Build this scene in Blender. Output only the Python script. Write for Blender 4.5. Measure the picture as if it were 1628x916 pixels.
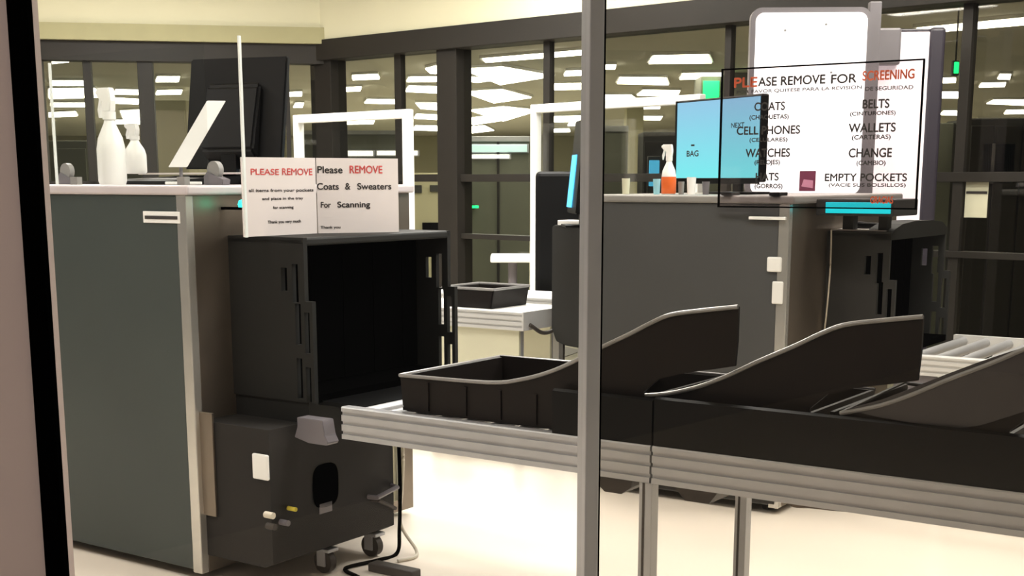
import bpy, bmesh, math, random
from mathutils import Vector, Matrix
random.seed(7)
SC = bpy.context.scene
for o in list(bpy.data.objects): bpy.data.objects.remove(o)

# ------------------------------------------------------------------ camera
F = 2100.0; TH = math.atan(2100/10900); CX = 814.0; PY = 288+F*math.tan(TH); H = 1.5
cam = bpy.data.cameras.new('camera'); co = bpy.data.objects.new('camera', cam)
SC.collection.objects.link(co); SC.camera = co
co.location = (0, 0, H); co.rotation_euler = (math.pi/2-TH, 0, 0)
cam.sensor_width = 36; cam.lens = 36*F/1628; cam.shift_y = (PY-458)/1628
cam.clip_start = 0.05; cam.clip_end = 200

# ------------------------------------------------------------------ world, exposure
w = bpy.data.worlds.new('world'); SC.world = w; w.use_nodes = True
w.node_tree.nodes['Background'].inputs[0].default_value = (0.9, 0.85, 0.8, 1)
w.node_tree.nodes['Background'].inputs[1].default_value = 0.10
vs = SC.view_settings
vs.view_transform = 'Standard'; vs.look = 'None'; vs.gamma = 1; vs.use_curve_mapping = False
vs.exposure = 0.0

def area(name, loc, sx, sy, power, col=(1, .98, .95), rot=(0, 0, 0)):
    l = bpy.data.lights.new(name, 'AREA'); l.shape = 'RECTANGLE'; l.size = sx; l.size_y = sy
    l.energy = power; l.color = col
    o = bpy.data.objects.new(name, l); SC.collection.objects.link(o)
    o.location = loc; o.rotation_euler = rot
    return o
ROOM_AND_ADDED_LAMPS = [(-2.2, 3.2, 60), (0.6, 4.6, 80), (-2.6, 7.6, 90), (0.0, 7.4, 90), (2.9, 3.0, 45), (-3.6, 5.6, 50), (2.2, 5.8, 80), (-2.9, 9.6, 85), (0.0, 9.0, 75), (2.6, 7.0, 60)]  # last three are unseen lamps added to brighten the cream wall
for i, (x, y, p) in enumerate(ROOM_AND_ADDED_LAMPS):
    area('ceiling_or_added_lamp', (x, y, 3.31), 1.2, 0.6, p*.8, rot=(0, 0, math.radians(-34.7)))
area('corridor_fill', (-1.3, 0.3, 2.6), 1.0, 0.5, 17, (1, .90, .87))  # unseen fill light added to brighten the near wall and post

# ------------------------------------------------------------------ geometry helpers
A = math.radians(-34.7); Bx = (math.cos(A), math.sin(A)); Nx = (-math.sin(A), math.cos(A))
O = (-1.18, 4.84)                                   # near corner of the front scanner on the floor
def W(s, n): return (O[0]+s*Bx[0]+n*Nx[0], O[1]+s*Bx[1]+n*Nx[1])
def ray(x, y):
    u = (x-CX)/F; v = (PY-y)/F
    return (u, math.cos(TH)+v*math.sin(TH), -math.sin(TH)+v*math.cos(TH))
def V(x, y, p, d):
    r = ray(x, y); n = (-d[1], d[0]); t = (p[0]*n[0]+p[1]*n[1])/(r[0]*n[0]+r[1]*n[1])
    return (r[0]*t, r[1]*t, H+r[2]*t)
def G(x, y, z):
    r = ray(x, y); t = (z-H)/r[2]; return (r[0]*t, r[1]*t, z)
def L(p): return ((p[0]-O[0])*Bx[0]+(p[1]-O[1])*Bx[1], (p[0]-O[0])*Nx[0]+(p[1]-O[1])*Nx[1], p[2])
def SN(x, y, n): return L(V(x, y, W(0, n), Bx))
def SS(x, y, s): return L(V(x, y, W(s, 0), Nx))
def D(x, y, depth): return V(x, y, (0, depth), (1, 0))

class Frame:
    def __init__(s, ox, oy, ang): s.o = (ox, oy); s.a = ang
    def world(s, p):
        c, k = math.cos(s.a), math.sin(s.a)
        return (s.o[0]+p[0]*c-p[1]*k, s.o[1]+p[0]*k+p[1]*c, p[2])
BELT = Frame(O[0], O[1], A); WORLD = Frame(0, 0, 0)

def srgb(c):
    return tuple(((v/255)/12.92 if v/255 <= .04045 else ((v/255+.055)/1.055)**2.4) for v in c)+(1,)
def mat(name, rgb, rough=.5, metal=0, noise=.06, scale=6, emit=None, estr=0, spec=.5, bump=0, bscale=200):
    m = bpy.data.materials.new(name); m.use_nodes = True; nt = m.node_tree
    b = nt.nodes['Principled BSDF']; c = srgb(rgb)
    b.inputs['Roughness'].default_value = rough; b.inputs['Metallic'].default_value = metal
    b.inputs['Specular IOR Level'].default_value = spec
    tc = nt.nodes.new('ShaderNodeTexCoord')
    nz = nt.nodes.new('ShaderNodeTexNoise'); nz.inputs['Scale'].default_value = scale
    nz.inputs['Detail'].default_value = 4
    nt.links.new(tc.outputs['Object'], nz.inputs['Vector'])
    r = nt.nodes.new('ShaderNodeValToRGB')
    r.color_ramp.elements[0].position = .3; r.color_ramp.elements[1].position = .7
    r.color_ramp.elements[0].color = tuple(v*(1-noise) for v in c[:3])+(1,)
    r.color_ramp.elements[1].color = tuple(min(1, v*(1+noise)) for v in c[:3])+(1,)
    nt.links.new(nz.outputs['Fac'], r.inputs['Fac']); nt.links.new(r.outputs['Color'], b.inputs['Base Color'])
    if bump:
        n2 = nt.nodes.new('ShaderNodeTexNoise'); n2.inputs['Scale'].default_value = bscale
        nt.links.new(tc.outputs['Object'], n2.inputs['Vector'])
        bp = nt.nodes.new('ShaderNodeBump'); bp.inputs['Strength'].default_value = bump
        bp.inputs['Distance'].default_value = .002
        nt.links.new(n2.outputs['Fac'], bp.inputs['Height']); nt.links.new(bp.outputs['Normal'], b.inputs['Normal'])
    if emit:
        b.inputs['Emission Color'].default_value = srgb(emit); b.inputs['Emission Strength'].default_value = estr
    return m
def glassmat(name, tint=(1, 1, 1), gloss=.05, rough=.03):
    m = bpy.data.materials.new(name); m.use_nodes = True; nt = m.node_tree
    nt.nodes.remove(nt.nodes['Principled BSDF'])
    t = nt.nodes.new('ShaderNodeBsdfTransparent'); t.inputs[0].default_value = tuple(tint)+(1,)
    g = nt.nodes.new('ShaderNodeBsdfGlossy'); g.inputs['Roughness'].default_value = rough
    mx = nt.nodes.new('ShaderNodeMixShader'); mx.inputs[0].default_value = gloss
    nt.links.new(t.outputs[0], mx.inputs[1]); nt.links.new(g.outputs[0], mx.inputs[2])
    nt.links.new(mx.outputs[0], nt.nodes['Material Output'].inputs['Surface'])
    return m
def screenmat(name, top, bot, z0, z1, strength):
    m = bpy.data.materials.new(name); m.use_nodes = True; nt = m.node_tree
    b = nt.nodes['Principled BSDF']; b.inputs['Base Color'].default_value = (.01, .01, .01, 1)
    b.inputs['Roughness'].default_value = .3
    tc = nt.nodes.new('ShaderNodeTexCoord'); sp = nt.nodes.new('ShaderNodeSeparateXYZ')
    mr = nt.nodes.new('ShaderNodeMapRange'); mr.inputs[1].default_value = z0; mr.inputs[2].default_value = z1
    r = nt.nodes.new('ShaderNodeValToRGB'); r.color_ramp.elements[0].color = srgb(bot); r.color_ramp.elements[1].color = srgb(top)
    nt.links.new(tc.outputs['Object'], sp.inputs[0]); nt.links.new(sp.outputs['Z'], mr.inputs[0])
    nt.links.new(mr.outputs[0], r.inputs[0]); nt.links.new(r.outputs[0], b.inputs['Emission Color'])
    b.inputs['Emission Strength'].default_value = strength
    return m

def B(): return bmesh.new()
def box(bm, x0, x1, y0, y1, z0, z1, bev=0, seg=2):
    r = bmesh.ops.create_cube(bm, size=1)
    for v in r['verts']:
        v.co = Vector((x0+(v.co.x+.5)*(x1-x0), y0+(v.co.y+.5)*(y1-y0), z0+(v.co.z+.5)*(z1-z0)))
    if bev:
        ed = list({e for v in r['verts'] for e in v.link_edges})
        bmesh.ops.bevel(bm, geom=ed, offset=bev, segments=seg, affect='EDGES', profile=.5)
    return bm
def bx(*a, **k): return box(B(), *a, **k)
def prism(pts, axis, a0, a1, bm=None, bev=0):
    """polygon in the plane across the axis, extruded a0..a1. axis x:(y,z) y:(x,z) z:(x,y)"""
    bm = bm or B()
    def mk(p, a): return {'x': (a, p[0], p[1]), 'y': (p[0], a, p[1]), 'z': (p[0], p[1], a)}[axis]
    v0 = [bm.verts.new(mk(p, a0)) for p in pts]; v1 = [bm.verts.new(mk(p, a1)) for p in pts]
    n = len(pts); fs = [bm.faces.new(v0), bm.faces.new(v1[::-1])]
    for i in range(n): fs.append(bm.faces.new((v0[i], v1[i], v1[(i+1) % n], v0[(i+1) % n])))
    bmesh.ops.recalc_face_normals(bm, faces=fs)
    if bev:
        ed = list({e for v in v0+v1 for e in v.link_edges})
        bmesh.ops.bevel(bm, geom=ed, offset=bev, segments=2, affect='EDGES')
    return bm
def cyl(bm, p0, p1, r0, r1=None, seg=20):
    p0 = Vector(p0); p1 = Vector(p1); d = p1-p0
    m = Matrix.Translation((p0+p1)/2) @ d.to_track_quat('Z', 'Y').to_matrix().to_4x4()
    bmesh.ops.create_cone(bm, cap_ends=True, segments=seg, radius1=r0, radius2=r0 if r1 is None else r1, depth=d.length, matrix=m)
    return bm
def tube(pts, r, bm=None, seg=8):
    bm = bm or B(); pts = [Vector(p) for p in pts]; rings = []
    for i, p in enumerate(pts):
        d = (pts[min(i+1, len(pts)-1)]-pts[max(i-1, 0)]).normalized()
        q = d.to_track_quat('Z', 'Y')
        rings.append([bm.verts.new(p+q @ Vector((r*math.cos(t*2*math.pi/seg), r*math.sin(t*2*math.pi/seg), 0))) for t in range(seg)])
    for a, b in zip(rings, rings[1:]):
        for t in range(seg): bm.faces.new((a[t], a[(t+1) % seg], b[(t+1) % seg], b[t]))
    bm.faces.new(rings[0][::-1]); bm.faces.new(rings[-1])
    bmesh.ops.recalc_face_normals(bm, faces=bm.faces)
    return bm
def spline(pts, n=8):
    out = []; P = [Vector(p) for p in pts]; P = [P[0]*2-P[1]]+P+[P[-1]*2-P[-2]]
    for i in range(1, len(P)-2):
        for k in range(n):
            t = k/n
            out.append(.5*((2*P[i])+(-P[i-1]+P[i+1])*t+(2*P[i-1]-5*P[i]+4*P[i+1]-P[i+2])*t*t+(-P[i-1]+3*P[i]-3*P[i+1]+P[i+2])*t**3))
    out.append(P[-2]); return out
def lathe(prof, c=(0, 0, 0), seg=24, sx=1, sy=1):
    bm = B(); rings = []
    for r, z in prof:
        rings.append([bm.verts.new((c[0]+sx*max(r, .0004)*math.cos(t*2*math.pi/seg), c[1]+sy*max(r, .0004)*math.sin(t*2*math.pi/seg), c[2]+z)) for t in range(seg)])
    for a, b in zip(rings, rings[1:]):
        for t in range(seg): bm.faces.new((a[t], a[(t+1) % seg], b[(t+1) % seg], b[t]))
    bm.faces.new(rings[0][::-1]); bm.faces.new(rings[-1])
    bmesh.ops.recalc_face_normals(bm, faces=bm.faces)
    return bm
def plate(outl, holes, n0, n1):
    """plate in the s,z plane from rectangles (s0,s1,z0,z1) minus holes, thickness n0..n1"""
    ss = sorted({v for r in outl+holes for v in r[:2]}); zs = sorted({v for r in outl+holes for v in r[2:]})
    bm = B(); vd = {}
    def vt(s, z):
        if (s, z) not in vd: vd[(s, z)] = bm.verts.new((s, n0, z))
        return vd[(s, z)]
    for a, b in zip(ss, ss[1:]):
        for c, d in zip(zs, zs[1:]):
            m = ((a+b)/2, (c+d)/2)
            inn = lambda r: r[0] < m[0] < r[1] and r[2] < m[1] < r[3]
            if any(inn(r) for r in outl) and not any(inn(r) for r in holes):
                bm.faces.new((vt(a, c), vt(b, c), vt(b, d), vt(a, d)))
    r = bmesh.ops.extrude_face_region(bm, geom=list(bm.faces))
    for v in r['geom']:
        if isinstance(v, bmesh.types.BMVert): v.co.y = n1
    bmesh.ops.recalc_face_normals(bm, faces=bm.faces)
    return bm

def setp(o, label=None, cat=None, group=None, kind=None):
    if label: o['label'] = label
    if cat: o['category'] = cat
    if group: o['group'] = group
    if kind: o['kind'] = kind
    return o
ROOTS = {}
def thing(name, label, cat, base=(0, 0, 0), frame=BELT, group=None):
    o = bpy.data.objects.new(name, None); o.empty_display_size = .1
    SC.collection.objects.link(o); o.location = frame.world(base); o.rotation_euler = (0, 0, frame.a)
    ROOTS[o.name] = Vector(base)
    return setp(o, label, cat, group)
def base_of(o): return ROOTS[o.name]
def part(name, bm, m, parent, smooth=False, label=None):
    b = base_of(parent)
    bmesh.ops.translate(bm, verts=bm.verts, vec=-b)
    me = bpy.data.meshes.new(name); bm.to_mesh(me); bm.free(); me.materials.append(m)
    if smooth:
        for p in me.polygons: p.use_smooth = True
        try: me.set_sharp_from_angle(angle=math.radians(40))
        except Exception: pass
    o = bpy.data.objects.new(name, me); SC.collection.objects.link(o); o.parent = parent
    ROOTS[o.name] = b
    if label: o['label'] = label
    return o
def solo(name, bm, m, label, cat, base, frame=BELT, group=None, smooth=False):
    b = Vector(base); bmesh.ops.translate(bm, verts=bm.verts, vec=-b)
    me = bpy.data.meshes.new(name); bm.to_mesh(me); bm.free(); me.materials.append(m)
    if smooth:
        for p in me.polygons: p.use_smooth = True
        try: me.set_sharp_from_angle(angle=math.radians(40))
        except Exception: pass
    o = bpy.data.objects.new(name, me); SC.collection.objects.link(o)
    o.location = frame.world(b); o.rotation_euler = (0, 0, frame.a); ROOTS[o.name] = b
    return setp(o, label, cat, group)
def struct(name, bm, m, frame=WORLD, parent=None, base=(0, 0, 0)):
    if parent: return part(name, bm, m, parent)
    o = solo(name, bm, m, None, None, base, frame); o['kind'] = 'structure'; return o
def lettering(lines, parent, m, plane_n, name='lettering', thick=.0008, yaw=0, pivot=None):
    """lines: (text, s_center, z_center, height, width). Facing the -n side. One mesh."""
    bm = B()
    for txt, sc, zc, hh, ww in lines:
        cu = bpy.data.curves.new('t', 'FONT'); cu.body = txt; cu.size = 1; cu.extrude = 0
        cu.offset = 0
        to = bpy.data.objects.new('t', cu); SC.collection.objects.link(to)
        dg = bpy.context.evaluated_depsgraph_get(); me = bpy.data.meshes.new_from_object(to.evaluated_get(dg))
        xs = [v.co.x for v in me.vertices]; ys = [v.co.y for v in me.vertices]
        x0, x1, y0, y1 = min(xs), max(xs), min(ys), max(ys)
        b2 = B(); b2.from_mesh(me)
        for v in b2.verts:
            a = (v.co.x-x0)/(x1-x0)-.5; b = (v.co.y-y0)/(y1-y0)-.5
            v.co = Vector((sc+a*ww, plane_n, zc+b*hh))
        tmp = bpy.data.meshes.new('t'); b2.to_mesh(tmp); b2.free()
        dh = hh*.035
        for ox, oz in ((0, 0), (dh, 0), (-dh, 0), (0, dh), (0, -dh)):      # heavier strokes
            n0_ = len(bm.verts); bm.from_mesh(tmp); bm.verts.ensure_lookup_table()
            for v in bm.verts[n0_:]: v.co.x += ox; v.co.z += oz; v.co.y -= .00005*(ox != 0)+.0001*(oz != 0)
        bpy.data.objects.remove(to); bpy.data.curves.remove(cu); bpy.data.meshes.remove(me); bpy.data.meshes.remove(tmp)
    return part(name, bm, m, parent)

# ------------------------------------------------------------------ materials
M = {}
M['cream'] = mat('cream_wall', (228, 225, 196), .8, noise=.02, scale=1.5)
M['olive'] = mat('olive_header', (172, 168, 130), .7, noise=.03)
M['bronze'] = mat('bronze_frame', (41, 38, 34), .5, spec=.3, noise=.05)
M['floor'] = mat('cream_floor', (242, 231, 216), .28, noise=.025, scale=1.2)
M['ceil'] = mat('room_ceiling', (235, 230, 215), .9, noise=.02)
M['offceil'] = mat('office_ceiling', (208, 204, 190), .9, noise=.04, scale=.6)
M['offfloor'] = mat('office_carpet', (170, 166, 150), .95, noise=.15, scale=3)
M['offwall'] = mat('office_wall', (172, 167, 138), .9, noise=.05, scale=.5)
M['offgrey'] = mat('office_partition', (104, 106, 92), .6, noise=.08, scale=2)
M['offdark'] = mat('office_dark', (44, 43, 40), .5, noise=.15, scale=2)
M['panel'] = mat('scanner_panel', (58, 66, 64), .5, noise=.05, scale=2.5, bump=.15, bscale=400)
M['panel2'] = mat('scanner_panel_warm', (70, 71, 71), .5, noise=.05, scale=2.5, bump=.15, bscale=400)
M['topwhite'] = mat('scanner_top', (196, 188, 190), .4, noise=.04)
M['topgrey'] = mat('scanner_top_grey', (140, 138, 134), .4, noise=.05)
M['steel'] = mat('brushed_steel', (136, 126, 114), .38, metal=.8, noise=.10, scale=5)
M['trim'] = mat('steel_trim', (205, 203, 196), .25, metal=.7, noise=.05)
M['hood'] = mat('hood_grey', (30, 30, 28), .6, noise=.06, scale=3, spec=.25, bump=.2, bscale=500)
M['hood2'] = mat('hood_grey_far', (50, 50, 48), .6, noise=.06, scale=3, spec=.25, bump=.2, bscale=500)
M['lower'] = mat('lower_cabinet', (38, 36, 34), .65, noise=.08, scale=3, spec=.25)
M['black'] = mat('black_rubber', (3, 3, 3), .9, noise=.1, spec=0)
M['blackgloss'] = mat('black_plastic', (9, 9, 9), .4, noise=.1, scale=8, spec=.2)
M['tub'] = mat('bin_plastic', (24, 19, 16), .5, noise=.12, scale=6, spec=.2)
M['rim'] = mat('bin_rim', (128, 126, 124), .25, noise=.1)
M['alu'] = mat('aluminium', (178, 179, 181), .4, metal=.4, noise=.05, scale=8)
M['aluw'] = mat('bright_aluminium', (222, 222, 220), .3, metal=.2, noise=.03)
M['groove'] = mat('groove_dark', (58, 52, 47), .6)
M['white'] = mat('white_plastic', (238, 238, 234), .4, noise=.02)
M['paper'] = mat('paper', (210, 202, 198), .8, noise=.02)
M['bottle'] = mat('bottle_white', (250, 250, 246), .35, noise=.01)
M['creampanel'] = mat('cream_panel', (212, 210, 184), .6, noise=.03)
M['ink'] = mat('ink_black', (52, 48, 46), .8)
M['red'] = mat('ink_red', (214, 92, 88), .8)
M['orangeink'] = mat('ink_orange', (190, 86, 52), .7)
M['maroon'] = mat('ink_maroon', (112, 44, 74), .7)
M['clear'] = glassmat('clear_acrylic', (.97, .98, .97), .05)
M['edge'] = mat('acrylic_edge', (226, 232, 228), .2, noise=.02)
M['pane'] = glassmat('window_pane', (.90, .90, .86), .055, .02)
M['pane_near'] = glassmat('partition_glass', (.97, .97, .97), .012, .02)
M['pane_tint'] = glassmat('partition_glass_tinted', (.86, .85, .83), .02, .02)
M['signglass'] = glassmat('sign_acrylic', (.93, .90, .91), .03)
M['pinkwall'] = mat('pink_grey_wall', (186, 170, 164), .8, noise=.04, scale=2)
M['light'] = mat('light_diffuser', (250, 248, 240), .5, emit=(255, 250, 236), estr=11, noise=.01)
M['roomlight'] = mat('room_light_diffuser', (250, 248, 240), .5, emit=(255, 246, 228), estr=6, noise=.01)
M['boardglow'] = mat('board_reflection', (250, 248, 250), .5, emit=(255, 252, 255), estr=1.15, noise=.01)
M['greyframe'] = mat('grey_frame', (112, 108, 112), .4)
M['darkpost'] = mat('dark_post', (48, 44, 54), .4)
M['green'] = mat('green_glow', (20, 200, 90), .5, emit=(30, 255, 130), estr=3)
M['teal'] = mat('teal_led', (20, 220, 200), .5, emit=(30, 255, 205), estr=6)
M['cyan'] = mat('cyan_display', (10, 150, 170), .5, emit=(0, 196, 206), estr=1.1)
M['blueglow'] = mat('blue_glow', (60, 170, 230), .5, emit=(90, 200, 255), estr=1.2)
M['orange'] = mat('orange_liquid', (236, 112, 50), .35, noise=.05)
M['yellow'] = mat('yellow_paper', (214, 196, 70), .7)
M['brown'] = mat('cable_brown', (80, 66, 54), .6)
M['cablew'] = mat('cable_white', (206, 198, 180), .5)

# ------------------------------------------------------------------ room shell
struct('floor', bx(-9, 9, -1.5, 13.2, -.1, 0), M['floor'])
struct('ceiling', bx(-9, 9, -1.5, 11.4, 3.36, 3.46), M['ceil'])
CR = Vector((-1.62, 12.0)); dR = Vector((.749, -.663)); dL = Vector((-.985, -.174))
aR = math.atan2(dR.y, dR.x); aL = math.atan2(-dL.y, -dL.x)
FR = Frame(CR.x, CR.y, aR)                 # local x runs right from the corner
FL = Frame(CR.x, CR.y, aL)                 # local x negative runs left from the corner
struct('wall_right', bx(-.1, 11, -.12, .12, 2.70, 3.36), M['cream'], FR)
struct('wall_left', bx(-8, .1, -.12, .12, 2.80, 3.36), M['cream'], FL)
struct('trim_1', bx(-8, .08, -.16, .10, 2.665, 2.80), M['olive'], FL)
struct('trim_2', bx(-8, .0, -.10, .06, 2.50, 2.665, .004), M['bronze'], FL)
struct('trim_3', bx(0, 11, -.14, .10, 2.53, 2.70, .004), M['bronze'], FR)
def xR(px, y=200):                         # window-wall coordinate for a pixel column
    p = V(px, y, (CR.x, CR.y), (dR.x, dR.y)); return (p[0]-CR.x)*dR.x+(p[1]-CR.y)*dR.y
def xL(px, y=200):
    p = V(px, y, (CR.x, CR.y), (dL.x, dL.y)); return -((p[0]-CR.x)*dL.x+(p[1]-CR.y)*dL.y)
def zR(px, y): return V(px, y, (CR.x, CR.y), (dR.x, dR.y))[2]
def mull(name, frame, x0, x1, z0, z1, d=.06):
    return struct(name, bx(x0, x1, -d, d, z0, z1, .003), M['bronze'], frame)
k = 4
for (a, b, d) in ((508, 540, .09), (632, 642, .03), (707, 738, .09), (867, 877, .03), (1152, 1162, .03), (1524, 1540, .04)):
    mull('trim_%d' % k, FR, xR(a), xR(b), .0 if d > .05 else 0, 2.535, d); k += 1
for (a, b, d) in ((46, 74, .07), (138, 151, .05), (224, 248, .07), (376, 386, .03), (455, 462, .03)):
    mull('trim_%d' % k, FL, xL(a), xL(b), 0, 2.505, d); k += 1
mull('trim_%d' % k, FR, xR(535), 10.5, zR(800, 289), zR(800, 277), .05); k += 1     # rail at eye height
mull('trim_%d' % k, FR, xR(535), 10.5, zR(790, 381), zR(790, 373), .05); k += 1     # lower rail
mull('trim_%d' % k, FR, xR(535), 10.5, 0, .1, .06); k += 1
mull('trim_%d' % k, FL, -8, 0, 1.42, 1.5, .05); k += 1
mull('trim_%d' % k, FL, -8, 0, 0, .1, .06); k += 1
struct('window_1', bx(0, 10.5, -.004, .004, .1, 2.535), M['pane'], FR)
struct('window_2', bx(-8, 0, -.004, .004, .1, 2.505), M['pane'], FL)

# the room's own ceiling lights (above the frame), with the added wall-wash ones
for i, (x, y, p) in enumerate(ROOM_AND_ADDED_LAMPS):
    fr = Frame(x, y, math.radians(-34.7))
    t = thing('ceiling_light', 'flush rectangular ceiling light above the checkpoint', 'ceiling light', (0, 0, 3.33), fr, 'checkpoint ceiling lights')
    part('frame', plate([(-.62, .62, -.32, .32)], [(-.58, .58, -.28, .28)], 3.33, 3.358) if 0 else bx(-.62, .62, -.32, .32, 3.335, 3.358, .003), M['white'], t)
    part('diffuser', bx(-.58, .58, -.28, .28, 3.325, 3.336), M['roomlight'], t)

# ------------------------------------------------------------------ office beyond the glass
OZ = 2.75
struct('floor_office', bx(-30, 34, 13.2, 46, -.1, 0), M['offfloor'])
# carpet under the office near the glass: wedge behind the right glazing
pw = [(CR.x+dR.x*t+.16*.663, CR.y+dR.y*t+.16*.749) for t in (0, 11)]
struct('floor_office_near', prism([(pw[0][0], pw[0][1]), (pw[1][0], pw[1][1]), (20, 4.9), (20, 13.2), (pw[0][0], 13.2)], 'z', .001, .006), M['offfloor'])
off = prism([(CR.x+.1, CR.y+.12), (CR.x+dR.x*11+.1, CR.y+dR.y*11+.12), (30, 4.9), (30, 46), (-26, 46), (-26, CR.y+dL.y*25), (CR.x+dL.x*8-.02, CR.y+dL.y*8+.14)], 'z', OZ, OZ+.08)
struct('ceiling_office', off, M['offceil'])
struct('wall_far', bx(-26, 30, 38, 38.2, 0, OZ), M['offwall'])
struct('wall_office_left', bx(-26, -25.8, 13.2, 38, 0, OZ), M['offwall'])

LIGHTS_AND_REFLECTIONS = [((736,105),(798,101),(880,116),(795,130)), ((736,142),(798,138),(846,151),(785,160)), ((745,172),(800,166),(858,172),(800,190)),
 ((736,186),(770,182),(797,189),(752,196)), ((736,200),(770,197),(786,205),(745,210)), ((765,88),(926,74),(930,80),(770,93)),
 ((877,129),(934,128),(938,137),(877,138)), ((880,182),(930,181),(935,190),(880,191)), ((878,203),(905,202),(907,207),(878,208)),
 ((1038,83),(1127,81),(1133,94),(1030,95)), ((985,118),(1060,119),(1064,130),(980,128)), ((1022,139),(1082,140),(1078,148),(1012,147)),
 ((962,147),(1004,147),(1016,157),(962,158)), ((962,98),(980,98),(978,104),(962,104)), ((1012,182),(1054,182),(1050,188),(1006,187)),
 ((992,195),(1016,195),(1014,201),(992,201)), ((1484,142),(1524,142),(1524,152),(1482,151)), ((1590,113),(1608,113),(1606,121),(1586,120)),
 ((1580,155),(1640,155),(1640,164),(1568,161)), ((1500,173),(1524,173),(1522,180),(1494,179)), ((1556,186),(1620,186),(1612,192),(1548,191)),
 ((1542,203),(1640,190),(1640,205),(1538,211)), ((1484,198),(1520,198),(1518,204),(1482,204)), ((1455,38),(1640,20),(1640,30),(1462,45)),
 ((457,143),(480,142),(480,148),(457,149)), ((470,160),(483,160),(481,167),(466,167)), ((584,154),(632,155),(629,161),(579,160)),
 ((594,174),(640,173),(640,178),(589,178)), ((676,104),(706,96),(706,112),(684,111)), ((650,132),(706,134),(706,144),(644,141)),
 ((660,160),(706,160),(706,172),(668,169)), ((662,178),(706,180),(706,188),(658,185)), ((660,197),(704,198),(704,206),(656,204)),
 ((80,83),(97,82),(110,92),(82,95)), ((80,124),(142,124),(138,131),(80,131)), ((77,137),(150,136),(170,150),(77,153)),  # last quad stands in for a reflection, not a ceiling light
 ((80,160),(142,160),(140,166),(80,166)), ((250,117),(286,117),(284,125),(247,125)), ((184,138),(224,139),(222,146),(180,145)),
 ((190,173),(240,170),(294,184),(200,198)), ((226,206),(290,208),(286,215),(224,213)), ((182,152),(222,154),(220,162),(180,160)),  # first quad is a bright reflection built as a light panel
 ((1205,100),(1290,98),(1296,108),(1200,110)), ((1290,140),(1360,140),(1358,148),(1286,148)), ((560,115),(600,113),(604,120),(560,122)), ((1170,165),(1196,165),(1194,171),(1166,171)),
 ((1000,165),(1050,164),(1050,169),(996,170)), ((905,160),(935,160),(935,167),(900,167)),
 ((77,176),(120,174),(124,181),(77,183)), ((184,188),(224,187),(224,193),(182,194)), ((250,140),(290,139),(288,145),(247,146)), ((250,160),(292,160),(290,165),(248,165)),
 ((545,190),(596,189),(594,194),(541,195)), ((540,135),(575,134),(573,140),(540,141)), ((650,118),(700,117),(702,124),(646,125)), ((750,118),(790,121),(760,126),(742,124)),
 ((900,108),(936,107),(936,114),(896,115)), ((1085,112),(1150,111),(1150,119),(1080,121)), ((1100,178),(1140,178),(1138,183),(1096,184)), ((1560,128),(1600,127),(1598,133),(1556,134)),
 ((1484,120),(1520,119),(1520,126),(1482,127)), ((1600,172),(1640,171),(1640,177),(1596,178)), ((500,165),(507,165),(507,171),(498,171)), ((905,192),(932,192),(932,197),(902,197))]
WHERE = ['seen through the glass left of the wide bronze post', 'in the far rows behind the glass', 'over the office beyond the window wall']
for q in LIGHTS_AND_REFLECTIONS:  # the two reflection quads share the fixture parts and label
    pts = [G(x, y, OZ) for x, y in q]
    cx = sum(p[0] for p in pts)/4; cy = sum(p[1] for p in pts)/4
    pp = [(p[0]-cx, p[1]-cy) for p in pts]
    fr = Frame(cx, cy, 0)
    mx = sum(x for x, y in q)/4; my = sum(y for x, y in q)/4
    zone = ('left glass panels above the bottles' if mx < 300 else 'glass left of the room corner' if mx < 500 else
            'glass just right of the room corner' if mx < 710 else 'glass right of the wide bronze mullion' if mx < 880 else
            'glass above the right scanner' if mx < 1200 else 'glass behind the large white board' if mx < 1400 else 'glass at the far right')
    depth = 'nearest' if cy < 15 else 'mid-distance' if cy < 24 else 'far'
    t = thing('office_ceiling_light', '%s flat white office ceiling light seen through the %s' % (depth, zone), 'ceiling light', (0, 0, OZ), fr, 'office ceiling lights, '+depth+', '+zone)
    part('frame', prism([(x*1.04, y*1.04) for x, y in pp], 'z', OZ-.03, OZ-.001), M['white'], t)
    part('diffuser', prism([(x*.97, y*.97) for x, y in pp], 'z', OZ-.045, OZ-.029), M['light'], t)

def offbox(name, label, cat, px0, px1, depth, z0, z1, thick, m, parts=None, group=None):
    x0 = D(px0, 260, depth)[0]; x1 = D(px1, 260, depth)[0]
    t = thing(name, label, cat, ((x0+x1)/2, depth, z0), WORLD, group)
    part('body', bx(x0, x1, depth, depth+thick, z0, z1, .01), m, t)
    for pn, fx0, fx1, fz0, fz1, pm in (parts or []):
        part(pn, bx(x0+(x1-x0)*fx0, x0+(x1-x0)*fx1, depth-.03, depth+.01, z0+(z1-z0)*fz0, z0+(z1-z0)*fz1, .004), pm, t)
    return t
offbox('office_partition', 'low grey green office partition right of the wide bronze mullion', 'partition', 742, 842, 16, 0, 2.02, .12, M['offgrey'],
       [('cap', 0, 1, .97, 1.0, M['alu']), ('seam', .48, .52, .02, .97, M['bronze'])])
offbox('office_cabinet', 'tall beige office cabinet with dark openings beyond the glass', 'cabinet', 655, 706, 20, 0, 1.62, .5, M['offwall'],
       [('opening', .55, .95, .83, .89, M['offdark']), ('opening', .05, .3, .82, .89, M['offdark']), ('opening', .3, .9, .47, .55, M['black'])])
offbox('office_partition', 'grey fabric office partition between the aluminium post and beige column', 'partition', 952, 998, 15, 0, 2.1, .12, M['offgrey'],
       [('cap', 0, 1, .97, 1.0, M['alu'])])
offbox('office_column', 'beige square column left of the blue screen beyond the glass', 'column', 995, 1022, 22, 0, OZ, .5, M['offwall'],
       [('base_band', -.02, 1.02, 0, .05, M['bronze'])])
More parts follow.
